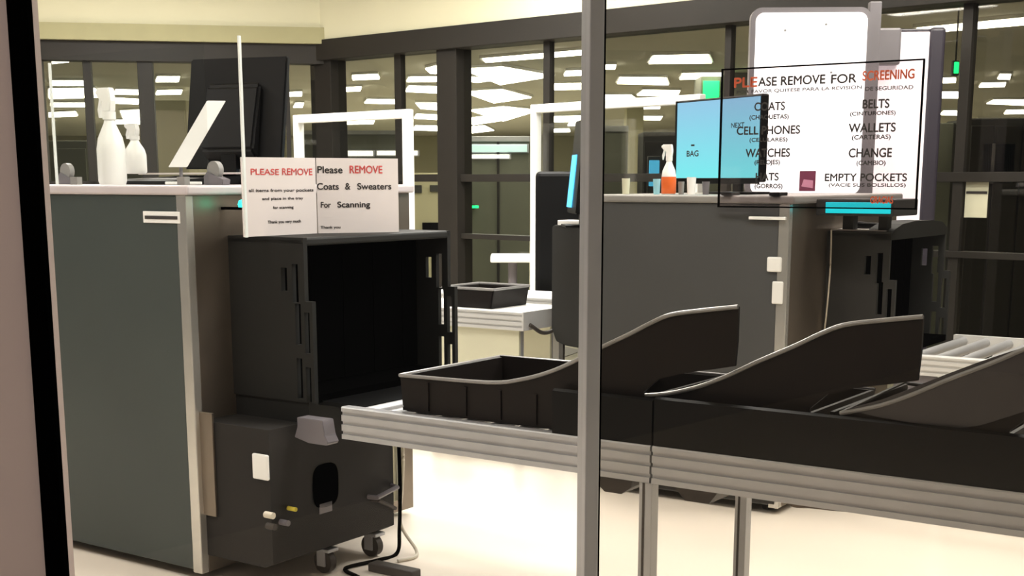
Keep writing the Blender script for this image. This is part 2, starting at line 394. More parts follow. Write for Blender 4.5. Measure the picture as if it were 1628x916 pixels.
offbox('office_cabinet', 'dark wide office cabinet behind the orange bottle', 'cabinet', 1022, 1110, 14, 0, 2.0, .6, M['offdark'],
       [('door', .02, .48, .05, .95, M['bronze']), ('door', .52, .98, .05, .95, M['bronze'])])
offbox('office_monitor', 'small cyan lit screen behind the orange bottle', 'monitor', 1030, 1050, 13.7, 1.32, 1.75, .08, M['offdark'],
       [('screen', .1, .9, .3, .9, M['blueglow']), ('pole_stand', .4, .6, -3.06, 0, M['offdark'])])
offbox('office_column', 'grey wide column behind the blue screen with a green panel', 'column', 1111, 1195, 16, 0, OZ, .6, M['offgrey'],
       [('green_panel', .04, .34, .87, .965, M['green'])])
offbox('office_cabinet', 'tall dark cabinet row behind the glass at the far right', 'cabinet', 1538, 1720, 11, 0, 2.0, .6, M['offdark'],
       [('door', .01, .2, .03, .97, M['bronze']), ('door', .22, .44, .03, .97, M['bronze']), ('door', .46, .7, .03, .97, M['bronze']), ('shelf_unit', .12, .4, .74, .9, M['greyframe'])])
offbox('office_partition', 'dark olive partition between the sign post and slim bronze mullion', 'partition', 1475, 1536, 11.4, 0, 1.98, .12, M['offgrey'])
offbox('office_cabinet', 'grey cabinet behind the left glass panels beside the black post', 'cabinet', 40, 140, 17, 0, 2.0, .6, M['offgrey'],
       [('door', .02, .48, .05, .95, M['offgrey']), ('door', .52, .98, .05, .95, M['offgrey'])])
offbox('office_cabinet', 'beige cabinet behind the glass left of the black monitor', 'cabinet', 246, 300, 18, 0, 2.55, .6, M['offwall'],
       [('door', .04, .96, .05, .95, M['offwall'])])
offbox('office_partition', 'olive office partition inside the white frame left of the mullion', 'partition', 478, 640, 15, 0, 2.05, .12, M['offgrey'],
       [('cap', 0, 1, .98, 1.0, M['alu'])])
offbox('office_partition', 'grey low partition behind the two spray bottles', 'partition', 150, 240, 16, 0, 1.7, .12, M['offgrey'],
       [('cap', 0, 1, .97, 1.0, M['alu'])])
def reflection_bar(px0, px1, py0, py1, depth, label, m):  # glowing bar standing in for reflected light, no lamp there
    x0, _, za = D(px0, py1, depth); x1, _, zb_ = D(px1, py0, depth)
    t = thing('reflection_bar', label, 'lamp', ((x0+x1)/2, depth, za), WORLD)
    part('glow_strip', bx(x0, x1, depth-.05, depth-.01, za, zb_, .006), m, t)
    part('reflection_backing', bx(x0-.02, x1+.02, depth-.012, depth, za-.01, zb_+.01), M['alu'], t)
M['softrefl'] = mat('soft_reflection', (250, 248, 240), .5, emit=(255, 250, 240), estr=2.0)
M['coolrefl'] = mat('cool_reflection', (200, 230, 230), .5, emit=(176, 214, 216), estr=.8)
reflection_bar(524, 593, 240, 248, 15, 'white bar of reflected light inside the white frame, left one of two', M['softrefl'])
reflection_bar(600, 664, 240, 247, 15, 'white bar of reflected light inside the white frame, right one of two', M['softrefl'])
reflection_bar(742, 838, 230, 242, 16, 'long pale cyan bar of reflected light right of the wide bronze mullion', M['coolrefl'])
reflection_bar(750, 810, 246, 252, 16, 'short white bar of reflected light below the pale cyan one', M['softrefl'])
# green exit lamp
x, y, z = D(1521, 108, 9.4)
t = thing('exit_lamp', 'small green lit exit lamp hanging near the slim mullion at right', 'lamp', (x, y, z), WORLD)
part('housing', bx(x-.022, x+.022, y+.012, y+.05, z-.05, z+.05, .004), M['offdark'], t)
part('lens', bx(x-.016, x+.016, y, y+.014, z-.036, z+.04, .004), M['green'], t)
part('hanger', cyl(B(), (x, y+.03, z+.04), (x, y+.03, OZ), .006), M['offdark'], t)
x, y, z = D(750, 329, 15.7)
t = thing('indicator_lamp', 'tiny green lamp bar on the partition right of the wide mullion', 'lamp', (x, y, z), WORLD)
part('lens', bx(x-.08, x+.08, y, y+.05, z-.015, z+.015, .004), M['green'], t)
part('bracket', bx(x-.03, x+.03, y+.03, 16.01, z-.03, z+.03, .004), M['offdark'], t)
# white notice on the glazing
x0 = xR(1536, 300); x1 = xR(1572, 300); z0 = zR(1553, 346); z1 = zR(1553, 288)
t = thing('notice', 'white paper notice taped to the glass at the far right', 'notice', ((x0+x1)/2, -.006, z0), FR)
part('sheet', bx(x0, x1, -.010, -.006, z0, z1), M['creampanel'], t)
part('heading', bx(x0+.005, x1-.005, -.013, -.010, z1-.075, z1-.06), M['ink'], t)
# distant white pedestal table
c = G(815, 410, .8)
cx_, cy_ = D(815, 410, 10.3)[:2]; zt = D(815, 405, 10.3)[2]
t = thing('pedestal_table', 'small white pedestal table standing by the lower window rail', 'table', (cx_, cy_, 0), WORLD)
part('tabletop', bx(cx_-.17, cx_+.17, cy_-.2, cy_+.2, zt-.05, zt, .01), M['white'], t)
part('column', cyl(B(), (cx_, cy_, .03), (cx_, cy_, zt-.05), .035), M['greyframe'], t)
part('foot', cyl(B(), (cx_, cy_, 0), (cx_, cy_, .03), .2, .17), M['greyframe'], t)

# ------------------------------------------------------------------ white framed shields
def shield(label, p0, p1, z1, bar, zmid=None):
    d = Vector((p1[0]-p0[0], p1[1]-p0[1])); ln = d.length; a = math.atan2(d.y, d.x)
    fr = Frame(p0[0], p0[1], a)
    t = thing('framed_shield', label, 'shield', (ln/2, 0, 0), fr)
    r = bar/2
    part('post', bx(-r, r, -r, r, .04, z1, .006), M['white'], t)
    part('post', bx(ln-r, ln+r, -r, r, .04, z1, .006), M['white'], t)
    part('top_bar', bx(r, ln-r, -r, r, z1-bar, z1, .006), M['white'], t)
    part('middle_bar', bx(r, ln-r, -r*.7, r*.7, .85, .85+bar*.7, .004), M['white'], t)
    part('pane', bx(r, ln-r, -.004, .004, .85+bar*.7, z1-bar), M['clear'], t)
    for x in (0, ln): part('foot', bx(x-r*1.1, x+r*1.1, -.22, .22, 0, .04, .008), M['white'], t)
    return t
a0 = D(474, 188, 9.35); a1 = D(648, 178, 8.6)
shield('white framed clear shield standing behind the two paper posters', a0, a1, 1.5+(288-182)/2139*9.0, .055)
a0 = D(852, 170, 9.2); a1 = D(1112, 153, 8.1)
shield('tall white framed clear shield standing behind the right scanner', a0, a1, 1.5+(288-170)/2139*9.2, .055)

# ------------------------------------------------------------------ x-ray scanner builder
def scanner(label, s0, s1, n0, n1, ztop, pm, hood_n0, hood_n1, hood_len, hoodz, hm, topm, lower, shift=0):
    t = thing('xray_scanner', label, 'x-ray scanner', ((s0+s1)/2, (n0+n1)/2, 0))
    part('side_panel', bx(s0, s1-.045, n0, n0+.03, .04, ztop-.035, .004), pm, t)
    part('corner_trim', bx(s1-.045, s1+.004, n0-.004, n0+.035, .03, ztop-.035, .004), M['trim'], t)
    part('end_panel', bx(s1-.03, s1, n0+.035, n1, .03, ztop-.035, .003), M['steel'], t)
    part('cabinet_body', bx(s0+.01, s1-.035, n0+.032, n1-.01, .05, ztop-.04), M['lower'], t)
    part('top_cover', bx(s0-.01, s1+.025, n0-.012, n1+.01, ztop-.035, ztop, .010, 3), topm, t)
    lw = hoodz[1]-.0
    z0, z1 = hoodz; e = s1+hood_len; st = .035; zs = z0+(z1-z0)*.62
    outl = [(s1, e, z0, z1), (e, e+st, z0, zs)]
    holes = []
    for zz in (z1-.055-.14, ): holes += [(e-.115, e-.085, zz, zz+.085), (e-.06, e-.03, zz-.04, zz+.10)]
    for zz in (zs-.16, zs-.36): holes += [(e-.05, e-.022, zz, zz+.15), (e-.005, e+.02, zz-.03, zz+.12)]
    hd = part('tunnel_hood', bx(s1, e, hood_n0, hood_n1, z1-.03, z1, .008), hm, t)
    part('hood_side', plate(outl, holes, hood_n0, hood_n0+.02), hm, t)
    part('hood_side', plate(outl, holes, hood_n1-.02, hood_n1), hm, t)
    part('hood_floor', bx(s1, e+st, hood_n0+.02, hood_n1-.02, z0, z0+.03), M['black'], t)
    k = 9; wd = (hood_n1-hood_n0-.05)/k
    for i in range(k):
        part('curtain_strip', bx(e-.17-.004*(i % 2), e-.163-.004*(i % 2), hood_n0+.025+i*wd, hood_n0+.027+(i+1)*wd, z0+.035, z1-.03), M['black'], t)
    part('curtain_back', bx(s1+.02, s1+.03, hood_n0+.02, hood_n1-.02, z0+.03, z1-.03), M['black'], t)
    return t
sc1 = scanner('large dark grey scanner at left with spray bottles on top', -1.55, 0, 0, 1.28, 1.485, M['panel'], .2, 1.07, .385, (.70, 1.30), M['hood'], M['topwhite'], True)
for x in (-1.45, -.12):
    for y in (.10, 1.18): part('foot', cyl(B(), (x, y, 0), (x, y, .055), .03), M['black'], sc1)
# label plate on the big side panel
a = SN(229, 340, 0); b = SN(288, 352, 0)
lp = part('name_plate', bx(a[0], b[0], -.006, .0, b[2]-.008, a[2]+.01, .002), M['white'], sc1)
part('plate_strip', bx(a[0]+.012, b[0]-.012, -.008, -.005, (a[2]+b[2])/2-.006, (a[2]+b[2])/2+.006), M['ink'], lp)
# teal status lamp on end face edge
a = SS(385, 325, .10)
part('status_lamp', lathe([(.0, 0), (.013, 0), (.016, .010), (.011, .024), (0, .027)], (.10, a[1], a[2]-.01)), M['teal'], sc1, True)
part('lamp_bracket', bx(0, .115, a[1]-.012, a[1]+.012, a[2]-.02, a[2]-.01), M['black'], sc1)
# lower cabinet under the hood
e1 = .35
lowp = [(.0, .10), (e1-.04, .10), (e1, .12), (e1, .62), (.0, .62)]
lc = part('lower_cabinet', prism([(s, z) for s, z in lowp], 'y', .03, .72), M['lower'], sc1)
a = SN(366, 692, .03); b = SN(392, 838, .03)
part('steel_strip', bx(.001, .07, .018, .03, .26, .655, .002), M['steel'], sc1)
part('neck_cover', bx(0, e1+.03, .21, 1.05, .62, .70), M['hood'], sc1)
def onE(px, py): p = SS(px, py, e1); return p[1], p[2]
(y0, z1_), (y1, z0_) = onE(496, 742), onE(538, 800)
part('vent_recess', prism([(y0+(y1-y0)*(.5+.5*math.copysign(abs(math.cos(t))**.6, math.cos(t))), z0_+(z1_-z0_)*(.5+.5*math.copysign(abs(math.sin(t))**.6, math.sin(t)))) for t in [i*math.pi/10 for i in range(20)]], 'x', e1, e1+.004), M['black'], lc)
(y0, z1_), (y1, z0_) = onE(507, 802), onE(527, 812)
part('small_label', bx(e1, e1+.004, y0, y1, z0_, z1_), M['greyframe'], lc)
a = onE(418, 722)
o = part('outlet_plate', bx(.222, .30, .016, .03, .505, .60, .006), M['white'], lc)
p = SN(417, 742, .03); o.location = (p[0]-.261, 0, p[2]-.552)
(y0, z0_), (y1, z1_) = onE(585, 790), onE(622, 772)
hb = tube([(e1, y0, z0_), (e1+.04, y0+.01, z0_), (e1+.04, y1-.01, z1_), (e1, y1, z1_)], .010)
part('handle', hb, M['greyframe'], lc, True)
(y0, z0_), (y1, z1_) = onE(590, 795), onE(622, 806)
part('handle', tube([(e1, y0, z0_), (e1+.03, y0+.01, z0_), (e1+.03, y1-.01, z1_), (e1, y1, z1_)], .008), M['groove'], lc, True)
for px, py, r, m in ((422, 818, .012, 'cablew'), (458, 808, .008, 'yellow'), (446, 830, .011, 'greyframe'), (425, 836, .012, 'groove')):
    y_, z_ = onE(px, py)
    part('connector', cyl(B(), (e1, y_, z_), (e1+.04, y_, z_), r), M[m], lc)
for yy in (.36, .64):
    c0 = Vector((e1-.05, yy, .045))
    cs = part('caster', cyl(B(), (e1-.05, yy-.016, .045), (e1-.05, yy+.016, .045), .045), M['groove'], lc, True)
    part('caster_fork', box(box(bx(e1-.095, e1-.005, yy-.03, yy+.03, .088, .102, .003), e1-.07, e1-.03, yy-.026, yy-.020, .03, .09), e1-.07, e1-.03, yy+.020, yy+.026, .03, .09), M['alu'], cs)
# ribbon of pale cables hanging at the far edge of the lower cabinet
(y0, zt_) = onE(636, 716)
part('cable_cover', bx(e1-.05, e1+.0, .722, .752, .215, .60, .004), M['creampanel'], lc)
pts = spline([(e1-.01, .765, .60), (e1+.0, .785, .42), (e1, .775, .26), (e1+.01, .75, .12), (e1+.08, .76, .02), (e1+.12, .70, .008), (e1+.10, .62, .008)])
solo('power_cable', tube(pts, .007), M['cablew'], 'white power cable hanging beside the lower cabinet to the floor', 'cable', (e1, .75, 0), smooth=True)
pts = spline([(e1+.01, .742, .58), (e1+.012, .748, .3), (e1+.01, .742, .1), (e1+.03, .70, .010), (e1+.03, .58, .009), (e1+.0, .42, .009), (e1+.12, .36, .009)])
solo('power_cable', tube(pts, .008), M['black'], 'black power cable running down and across the floor under the scanner', 'cable', (e1, .74, 0), smooth=True)
solo('power_strip', bx(e1+.08, e1+.30, .46, .52, 0, .035, .006), M['groove'], 'dark power strip lying on floor under the lower cabinet', 'power strip', (e1+.1, .5, 0))
# curved grey guard under the tunnel mouth
gp = [(e1+.035, .655), (e1+.16, .655), (e1+.17, .60), (e1+.185, .575), (e1+.175, .565), (e1+.09, .565), (e1+.02, .58), (e1+.035, .62)]
part('chute_guard', prism(gp, 'y', .14, .20, bev=.002), M['greyframe'], sc1)

# ------------------------------------------------------------------ roller tables
def rail_bm(s0, s1, n0, n1, z0, z1, face=-1):
    """T-slot style extrusion with three grooves on the outer face"""
    h = z1-z0; g = .007; o, i = (n0, n1) if face < 0 else (n1, n0); sg = 1 if face < 0 else -1
    pr = [(i, z0), (o, z0)]
    for c in (.20, .50, .80):
        zc = z0+h*c
        pr += [(o, zc-.006), (o+sg*g, zc-.006), (o+sg*g, zc+.006), (o, zc+.006)]
    pr += [(o, z1-.004), (o+sg*.004, z1), (i, z1)]
    return prism(pr, 'x', s0, s1)
def table(label, s0, s1, n0, n1, zt, hgt, legs, m, guard=None, rollers=True, step=.11, legn=None, group=None):
    t = thing('roller_table', label, 'roller table', ((s0+s1)/2, (n0+n1)/2, 0), group=group)
    part('side_rail', rail_bm(s0, s1, n0, n0+.04, zt-hgt, zt), m, t)
    part('side_rail', rail_bm(s0, s1, n1-.04, n1, zt-hgt, zt, 1), m, t)
    part('cross_member', bx(s0, s0+.04, n0+.04, n1-.04, zt-hgt, zt-.055), m, t)
    part('cross_member', bx(s1-.04, s1, n0+.04, n1-.04, zt-hgt, zt-.055), m, t)
    if rollers:
        k = int((s1-s0-.06)/step)
        for i in range(k):
            x = s0+.05+i*step
            part('roller', cyl(B(), (x, n0+.04, zt-.03), (x, n1-.04, zt-.03), .022), M['alu'], t, True)
    for ls in legs:
        for nn in (n0+.005, n1-.05):
            lb = bx(ls-.022, ls+.022, nn, nn+.044, .02, zt-hgt, .002)
            g = part('leg', lb, m, t)
            part('leg_groove', bx(ls-.010, ls-.002, nn-.0012, nn+.001, .03, zt-hgt-.002), M['groove'], g)
            part('foot_pad', cyl(B(), (ls, nn+.022, 0), (ls, nn+.022, .021), .03, .02), M['black'], g)
    return t
tA = table('aluminium roller table joined to the left scanner, carrying the first black bin', .62, 1.855, .12, .86, .72, .115, (1.84,), M['alu'])
tB = table('aluminium roller table continuing toward the right edge of the view', 1.862, 3.6, .12, .86, .72, .115, (3.4,), M['alu'])
part('side_guard', prism([(.128, .72), (.128, .855), (.140, .862), (.148, .855), (.148, .72)], 'x', 1.50, 1.856), M['blackgloss'], tA)
part('side_guard', prism([(.128, .72), (.128, .862), (.140, .868), (.148, .862), (.148, .72)], 'x', 1.862, 3.6), M['blackgloss'], tB)
part('end_bracket', prism([(.60, .60), (.66, .60), (.66, .705), (.60, .705)], 'y', .165, .19), M['steel'], tA)
part('bridge_plate', bx(.40, .625, .24, .80, .69, .705), M['blackgloss'], tA)
for s in (1.70,):
    part('drive_housing', prism([(s-.07, .61), (s+.07, .61), (s+.065, .57), (s+.03, .545), (s-.03, .545), (s-.065, .575)], 'y', .17, .6), M['groove'], tA)
for s in (1.985,):
    part('drive_housing', prism([(s-.085, .61), (s+.085, .61), (s+.045, .555), (s-.035, .555)], 'y', .17, .6), M['groove'], tB)
part('cable_bundle', tube(spline([(2.26, .2, .602), (2.29, .19, .588), (2.34, .19, .592), (2.42, .19, .595), (2.52, .2, .602)]), .010), M['brown'], tB, True)
p0 = (3.0, 0)

# ------------------------------------------------------------------ black baggage bins
def make_bin(label, s0, n0, n1, zb, start=0.0):
    w_ = .012
    rim = [(0, .845), (.37, .852), (.50, .872), (.61, .905), (.70, .945), (.79, .992), (.90, 1.045), (.97, 1.082), (1.04, 1.112), (1.14, 1.13), (1.255, 1.147)]
    rim = [q for q in rim if q[0] >= start-1e-6]
    bot = [(1.255, 1.05), (1.25, .975), (1.19, .962), (1.08, .94), (1.0, .915), (.95, .87), (.94, zb)]
    left = [(start+.03, zb), (start+.01, zb+.02)]
    prof = [(s0+a, z) for a, z in rim+bot+left]
    t = thing('baggage_bin', label, 'bin', (s0+.6, (n0+n1)/2, zb))
    part('side_wall', prism(prof, 'y', n0, n0+w_), M['tub'], t)
    part('side_wall', bx(s0+start, s0+.94, n1-w_, n1, zb, .85), M['tub'], t)
    b = B()
    box(b, s0+start, s0+.94, n0+w_, n1-w_, zb, zb+w_)
    zl = rim[0][1]
    box(b, s0+start+.005, s0+start+.005+w_, n0+w_, n1-w_, zb, zl)
    part('floor_pan', b, M['tub'], t)
    part('end_wall', bx(s0+.928, s0+.94, n0+w_, n1-w_, zb+w_, .85), M['tub'], t)
    rr = .0065
    pn = [(s0+a, n0-.002, z) for a, z in rim]
    pf = [(s0+start, n1+.002, rim[0][1]), (s0+.94, n1+.002, .85)]
    part('rim', tube(spline(pn, 4), rr), M['rim'], t, True)
    fm = M['rim'] if start == 0 else M['tub']
    part('rim', tube(spline(pf, 4), rr), fm, t, True)
    part('end_rim', tube([pn[0], pf[0]], rr), fm, t, True)
    for a in (.12, .28, .42, .56, .72):
        if a > start+.05: part('rib', bx(s0+a-.006, s0+a+.006, n0-.006, n0, zb+.01, .83), M['tub'], t)
    return t
make_bin('black plastic bin nearest the left scanner, its low end fully visible', .85, .17, .77, .722)
make_bin('black plastic bin in the middle of the three nested bins', 1.375, .190, .75, .745, .12)
b3 = make_bin('black plastic bin cut off by the right edge of the view', 1.93+.0, .152, .80, .722, .46)
M['binsheen'] = mat('bin_sheen_grey', (58, 56, 56), .45, noise=.08)  # lighter grey patch paints a glancing reflection on the third bin
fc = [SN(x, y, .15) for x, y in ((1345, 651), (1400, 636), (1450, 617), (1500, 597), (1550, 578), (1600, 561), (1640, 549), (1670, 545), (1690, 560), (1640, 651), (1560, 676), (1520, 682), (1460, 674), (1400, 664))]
part('sheen_panel', prism([(p[0], p[2]) for p in fc], 'y', .1485, .1525), M['binsheen'], b3, label='dark grey sheen of glancing light on the raised side')

# ------------------------------------------------------------------ right scanner
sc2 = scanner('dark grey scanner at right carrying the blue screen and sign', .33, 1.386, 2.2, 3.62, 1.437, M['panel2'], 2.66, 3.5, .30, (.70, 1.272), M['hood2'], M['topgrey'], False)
for x in (.42, 1.3):
    for y in (2.3, 3.5): part('foot', cyl(B(), (x, y, 0), (x, y, .055), .03), M['black'], sc2)
# its left hood and lower base
part('left_tunnel_hood', prism([(.33, .70), (.33, 1.272), (-.10, 1.272), (-.11, 1.26), (-.11, .73), (-.08, .66), (-.02, .64), (.2, .625), (.33, .62)], 'y', 2.6, 3.5, bev=.004), M['hood2'], sc2)
part('base_skirt', bx(.34, 1.37, 2.19, 3.6, .05, .30), M['lower'], sc2)
a = SN(1221, 408, 2.2); b = SN(1243, 433, 2.2)
part('push_plate', bx(a[0], b[0], 2.188, 2.2, b[2], a[2], .008, 3), M['white'], sc2)
a = SN(1229, 447, 2.2); b = SN(1245, 484, 2.2)
part('push_plate', bx(a[0], b[0], 2.188, 2.2, b[2], a[2], .007, 3), M['white'], sc2)
a = SN(1193, 344, 2.2); b = SN(1251, 350, 2.2)
part('grab_bar', bx(a[0], b[0], 2.18, 2.2, b[2], a[2], .003), M['white'], sc2)
# hood 2 curved visor at the mouth
pv = []
ps = [(2.66, 1.262), (2.72, 1.285), (2.82, 1.305), (3.0, 1.315), (3.25, 1.312), (3.42, 1.30), (3.5, 1.27)]
part('visor', prism(ps+[(3.5, 1.235), (2.66, 1.235)], 'x', 1.386+.30-.12, 1.386+.302), M['hood'], sc2)
pts = spline([(1.41, 2.645, 1.277), (1.415, 2.640, 1.1), (1.405, 2.645, .9), (1.395, 2.65, .76), (1.41, 2.64, .60)])
solo('thin_cable', tube(pts, .004), M['cablew'], 'thin pale cable hanging down the side of the right scanner hood', 'cable', (1.41, 2.645, .6), smooth=True)
tC = table('bright aluminium roller table leaving the right scanner, behind the bins', 1.78, 3.6, 2.52, 3.45, .74, .09, (2.0, 3.4), M['aluw'])
part('side_skirt', bx(1.78, 2.6, 2.535, 2.55, .50, .65), M['greyframe'], tC)

# infeed benches of right scanner (centre of view)
def bench(label, s0, s1, n0, n1, zt):
    t = thing('divest_table', label, 'table', ((s0+s1)/2, (n0+n1)/2, 0))
    part('front_rail', rail_bm(s0, s1, n0, n0+.04, zt-.10, zt), M['aluw'], t)
    part('tabletop', bx(s0, s1, n0+.04, n1, zt-.03, zt-.004), M['white'], t)
    part('apron', bx(s0+.02, s1-.03, n0+.02, n0+.035, zt-.42, zt-.10), M['creampanel'], t)
    part('end_cap', bx(s1, s1+.012, n0, n1, zt-.10, zt, .002), M['aluw'], t)
    for x in (s0+.05, s1-.06):
        for y in (n0+.04, n1-.05): part('leg', bx(x-.02, x+.02, y, y+.04, 0, zt-.03), M['alu'], t)
    return t
bench('white divesting table with aluminium rail holding a dark tray', -1.5, -.20, 2.45, 2.93, .82)
bench('second white divesting table set behind the one with the tray', -1.3, -.36, 3.0, 3.45, .845)
# black tray on the first table
s0_, s1_ = SN(716, 470, 2.6)[0], SN(797, 470, 2.6)[0]
t = thing('security_tray', 'dark grey security tray on white divesting table behind the tunnel', 'tray', ((s0_+s1_)/2, 2.7, .818))
b = B()
zb = .817
prof_o = (s0_+.03, s1_-.03, 2.56, 2.86)
box(b, s0_+.03, s1_-.03, 2.54, 2.86, zb, zb+.01)
def slant(bm, a, bb, c, d): 
    vs_ = [bm.verts.new(v) for v in (a, bb, c, d)]; return bm.faces.new(vs_)
part('tray_floor', b, M['tub'], t)
b = B()
prism([(s0_+.02, zb), (s1_-.02, zb), (s1_+.0, zb+.10), (s0_-.0, zb+.10)], 'y', 2.53, 2.54, b)
prism([(s0_+.02, zb), (s1_-.02, zb), (s1_+.0, zb+.10), (s0_-.0, zb+.10)], 'y', 2.86, 2.87, b)
prism([(s0_+.02, zb), (s0_+.03, zb), (s0_+.01, zb+.10), (s0_, zb+.10)], 'y', 2.53, 2.87, b)
prism([(s1_-.02, zb), (s1_-.03, zb), (s1_-.01, zb+.10), (s1_, zb+.10)], 'y', 2.53, 2.87, b)
part('tray_wall', b, M['tub'], t)
part('rim', tube([(s0_, 2.53, zb+.105), (s1_, 2.53, zb+.105), (s1_, 2.87, zb+.105), (s0_, 2.87, zb+.105), (s0_, 2.53, zb+.105)], .008), M['rim'], t)
# dark hose between tables, mat on the floor
pts = spline([W(-.18, 2.5)+(.75,), W(-.15, 2.6)+(.70,), W(-.10, 2.75)+(.74,), W(-.02, 2.9)+(.77,), W(.06, 3.1)+(.77,)])
solo('hose', tube([L(p) for p in pts], .011), M['groove'], 'dark hose arching from the divesting table to right scanner', 'hose', (-.1, 2.7, .7), smooth=True)
m0 = [G(848, 563, .0), G(880, 548, .0), G(924, 560, .0), G(890, 572, .0)]
solo('floor_mat', prism([(p[0], p[1]) for p in m0], 'z', .001, .014), M['groove'], 'small dark mat lying on pale floor below the right scanner', 'mat', (m0[0][0]+.2, m0[0][1], 0), WORLD)

# ------------------------------------------------------------------ things on the left scanner
ZT = 1.486
def at(px, n): return SN(px, 300, n)[0]
def spray_bottle(px, n, zb, hgt, rad, label, body_m, head_m, liquid=None, group=None):
    s = at(px, n)
    t = thing('spray_bottle', label, 'bottle', (s, n, zb))
    bh = hgt*.66
    part('bottle_body', lathe([(0, 0), (rad*.9, 0), (rad, bh*.06), (rad, bh*.55), (rad*.86, bh*.72), (rad*.42, bh*.94), (rad*.36, bh)], (s, n, zb)), body_m, t, True)
    if liquid: part('liquid_band', lathe([(rad*.93, bh*.02), (rad*1.02, bh*.05), (rad*1.02, bh*.5), (rad*.95, bh*.60)], (s, n, zb)), liquid, t, True)
    part('collar', cyl(B(), (s, n, zb+bh), (s, n, zb+bh+hgt*.08), rad*.46), head_m, t, True)
    q = zb+bh+hgt*.08
    hd = prism([(s-rad*.45, q), (s+rad*.4, q), (s+rad*.5, q+hgt*.12), (s+rad*.35, q+hgt*.24), (s-rad*.95, q+hgt*.24), (s-rad*.95, q+hgt*.15), (s-rad*.4, q+hgt*.10)], 'y', n-rad*.28, n+rad*.28, bev=rad*.06)
    part('spray_head', hd, head_m, t)
    part('trigger', prism([(s-rad*.55, q+hgt*.14), (s-rad*.8, q+hgt*.14), (s-rad*1.05, q+hgt*.02), (s-rad*.95, q-hgt*.06), (s-rad*.8, q+hgt*.02)], 'y', n-rad*.15, n+rad*.15), head_m, t)
    part('nozzle', cyl(B(), (s-rad*.95, n, q+hgt*.195), (s-rad*1.15, n, q+hgt*.195), rad*.18), head_m, t)
    return t
spray_bottle(180, .22, ZT, .385, .056, 'large white spray bottle standing at front of the left scanner', M['bottle'], M['bottle'])
spray_bottle(218, .52, ZT+.045, .215, .046, 'smaller white spray bottle on papers right of the large one', M['bottle'], M['white'])
# keyboard base and papers
s0_, s1_ = at(205, .4), at(305, .4)
t = thing('keyboard', 'dark sloped keyboard base under papers on the left scanner', 'keyboard', ((s0_+s1_)/2, .5, ZT))
part('base', prism([(.30, ZT), (.72, ZT), (.72, ZT+.040), (.30, ZT+.015)], 'x', s0_, s1_, bev=.003), M['blackgloss'], t)
part('key_bed', prism([(.34, ZT+.018), (.50, ZT+.028), (.50, ZT+.030), (.34, ZT+.020)], 'x', s0_+.02, s1_), M['groove'], t)
for i, (da, dn, dz) in enumerate(((0, 0, 0), (.03, .02, .004))):
    solo('paper_sheet', prism([(.47+dn, ZT+.0405+dz), (.70+dn, ZT+.0425+dz), (.70+dn, ZT+.046+dz), (.47+dn, ZT+.044+dz)], 'x', s0_-.02+da, s1_+.02+da), M['paper'],
         ('lower' if i == 0 else 'upper')+' white paper sheet of the pair lying over the keyboard base', 'paper', ((s0_+s1_)/2, .6, ZT+.04))
# tilted white clipboard
fr = Frame(*D(300, 260, 5.35)[:2], math.radians(12))
p0 = D(283, 262, 5.35); p1 = D(343, 160, 5.35)
t = thing('document_holder', 'white tilted document board leaning in front of the black monitor', 'document holder', (0, 0, ZT), fr)
dx = p1[0]-p0[0]
cxx = p0[0]-fr.o[0]
b = prism([(cxx-.036, p0[2]-.01), (cxx+.036, p0[2]-.01), (cxx+.036+dx, p1[2]), (cxx-.036+dx, p1[2])], 'y', -.02, -.004, bev=.002)
part('board', b, M['bottle'], t)
part('foot', bx(cxx-.05, cxx+.09, -.05, .06, ZT, ZT+.012, .003), M['white'], t)
part('support_stem', tube([(cxx+.01, .005, ZT+.01), (cxx+.012, .005, p0[2]+.0), (cxx+.05, .005, p0[2]+.08)], .007), M['greyframe'], t)
# tape dispensers / small clear boxes
for px, n, lab in ((110, .30, 'small clear desk box at left end of the left scanner top'), (345, .22, 'grey tape dispenser at the foot of the black monitor')):
    s = at(px, n)
    t = thing('tape_dispenser', lab, 'tape dispenser', (s, n, ZT))
    part('base', prism([(s-.05, ZT), (s+.05, ZT), (s+.055, ZT+.02), (s+.02, ZT+.03), (s-.03, ZT+.05), (s-.05, ZT+.03)], 'y', n-.02, n+.02, bev=.002), M['greyframe'], t)
    part('tape_roll', cyl(B(), (s-.005, n-.012, ZT+.055), (s-.005, n+.012, ZT+.055), .033), M['topgrey'], t, True)
# black monitor, seen from the back
fr = Frame(*D(372, 200, 5.75)[:2], math.radians(-20))
t = thing('monitor', 'large black monitor seen from behind on the left scanner', 'monitor', (0, 0, ZT), fr)
hw = .235
zb_ = 1.5+(288-262)/2139*5.75-.02; zt_ = 1.5+(288-97)/2139*5.75
b = prism([(-.03, zb_), (.0, zb_-.0), (.085, zt_), (.055, zt_), ], 'x', -hw, hw, bev=.006)
part('screen_back', b, M['blackgloss'], t)
b = prism([(-.075, zb_+.08), (-.02, zb_+.03), (.03, zt_-.1), (.0, zt_-.12)], 'x', -hw*.55, hw*.55, bev=.012)
part('rear_bulge', b, M['blackgloss'], t)
part('stand_neck', bx(-.035, .035, -.055, -.025, ZT+.012, zb_+.12, .004), M['blackgloss'], t)
part('stand_base', bx(-.13, .13, -.11, .09, ZT, ZT+.013, .005), M['blackgloss'], t)
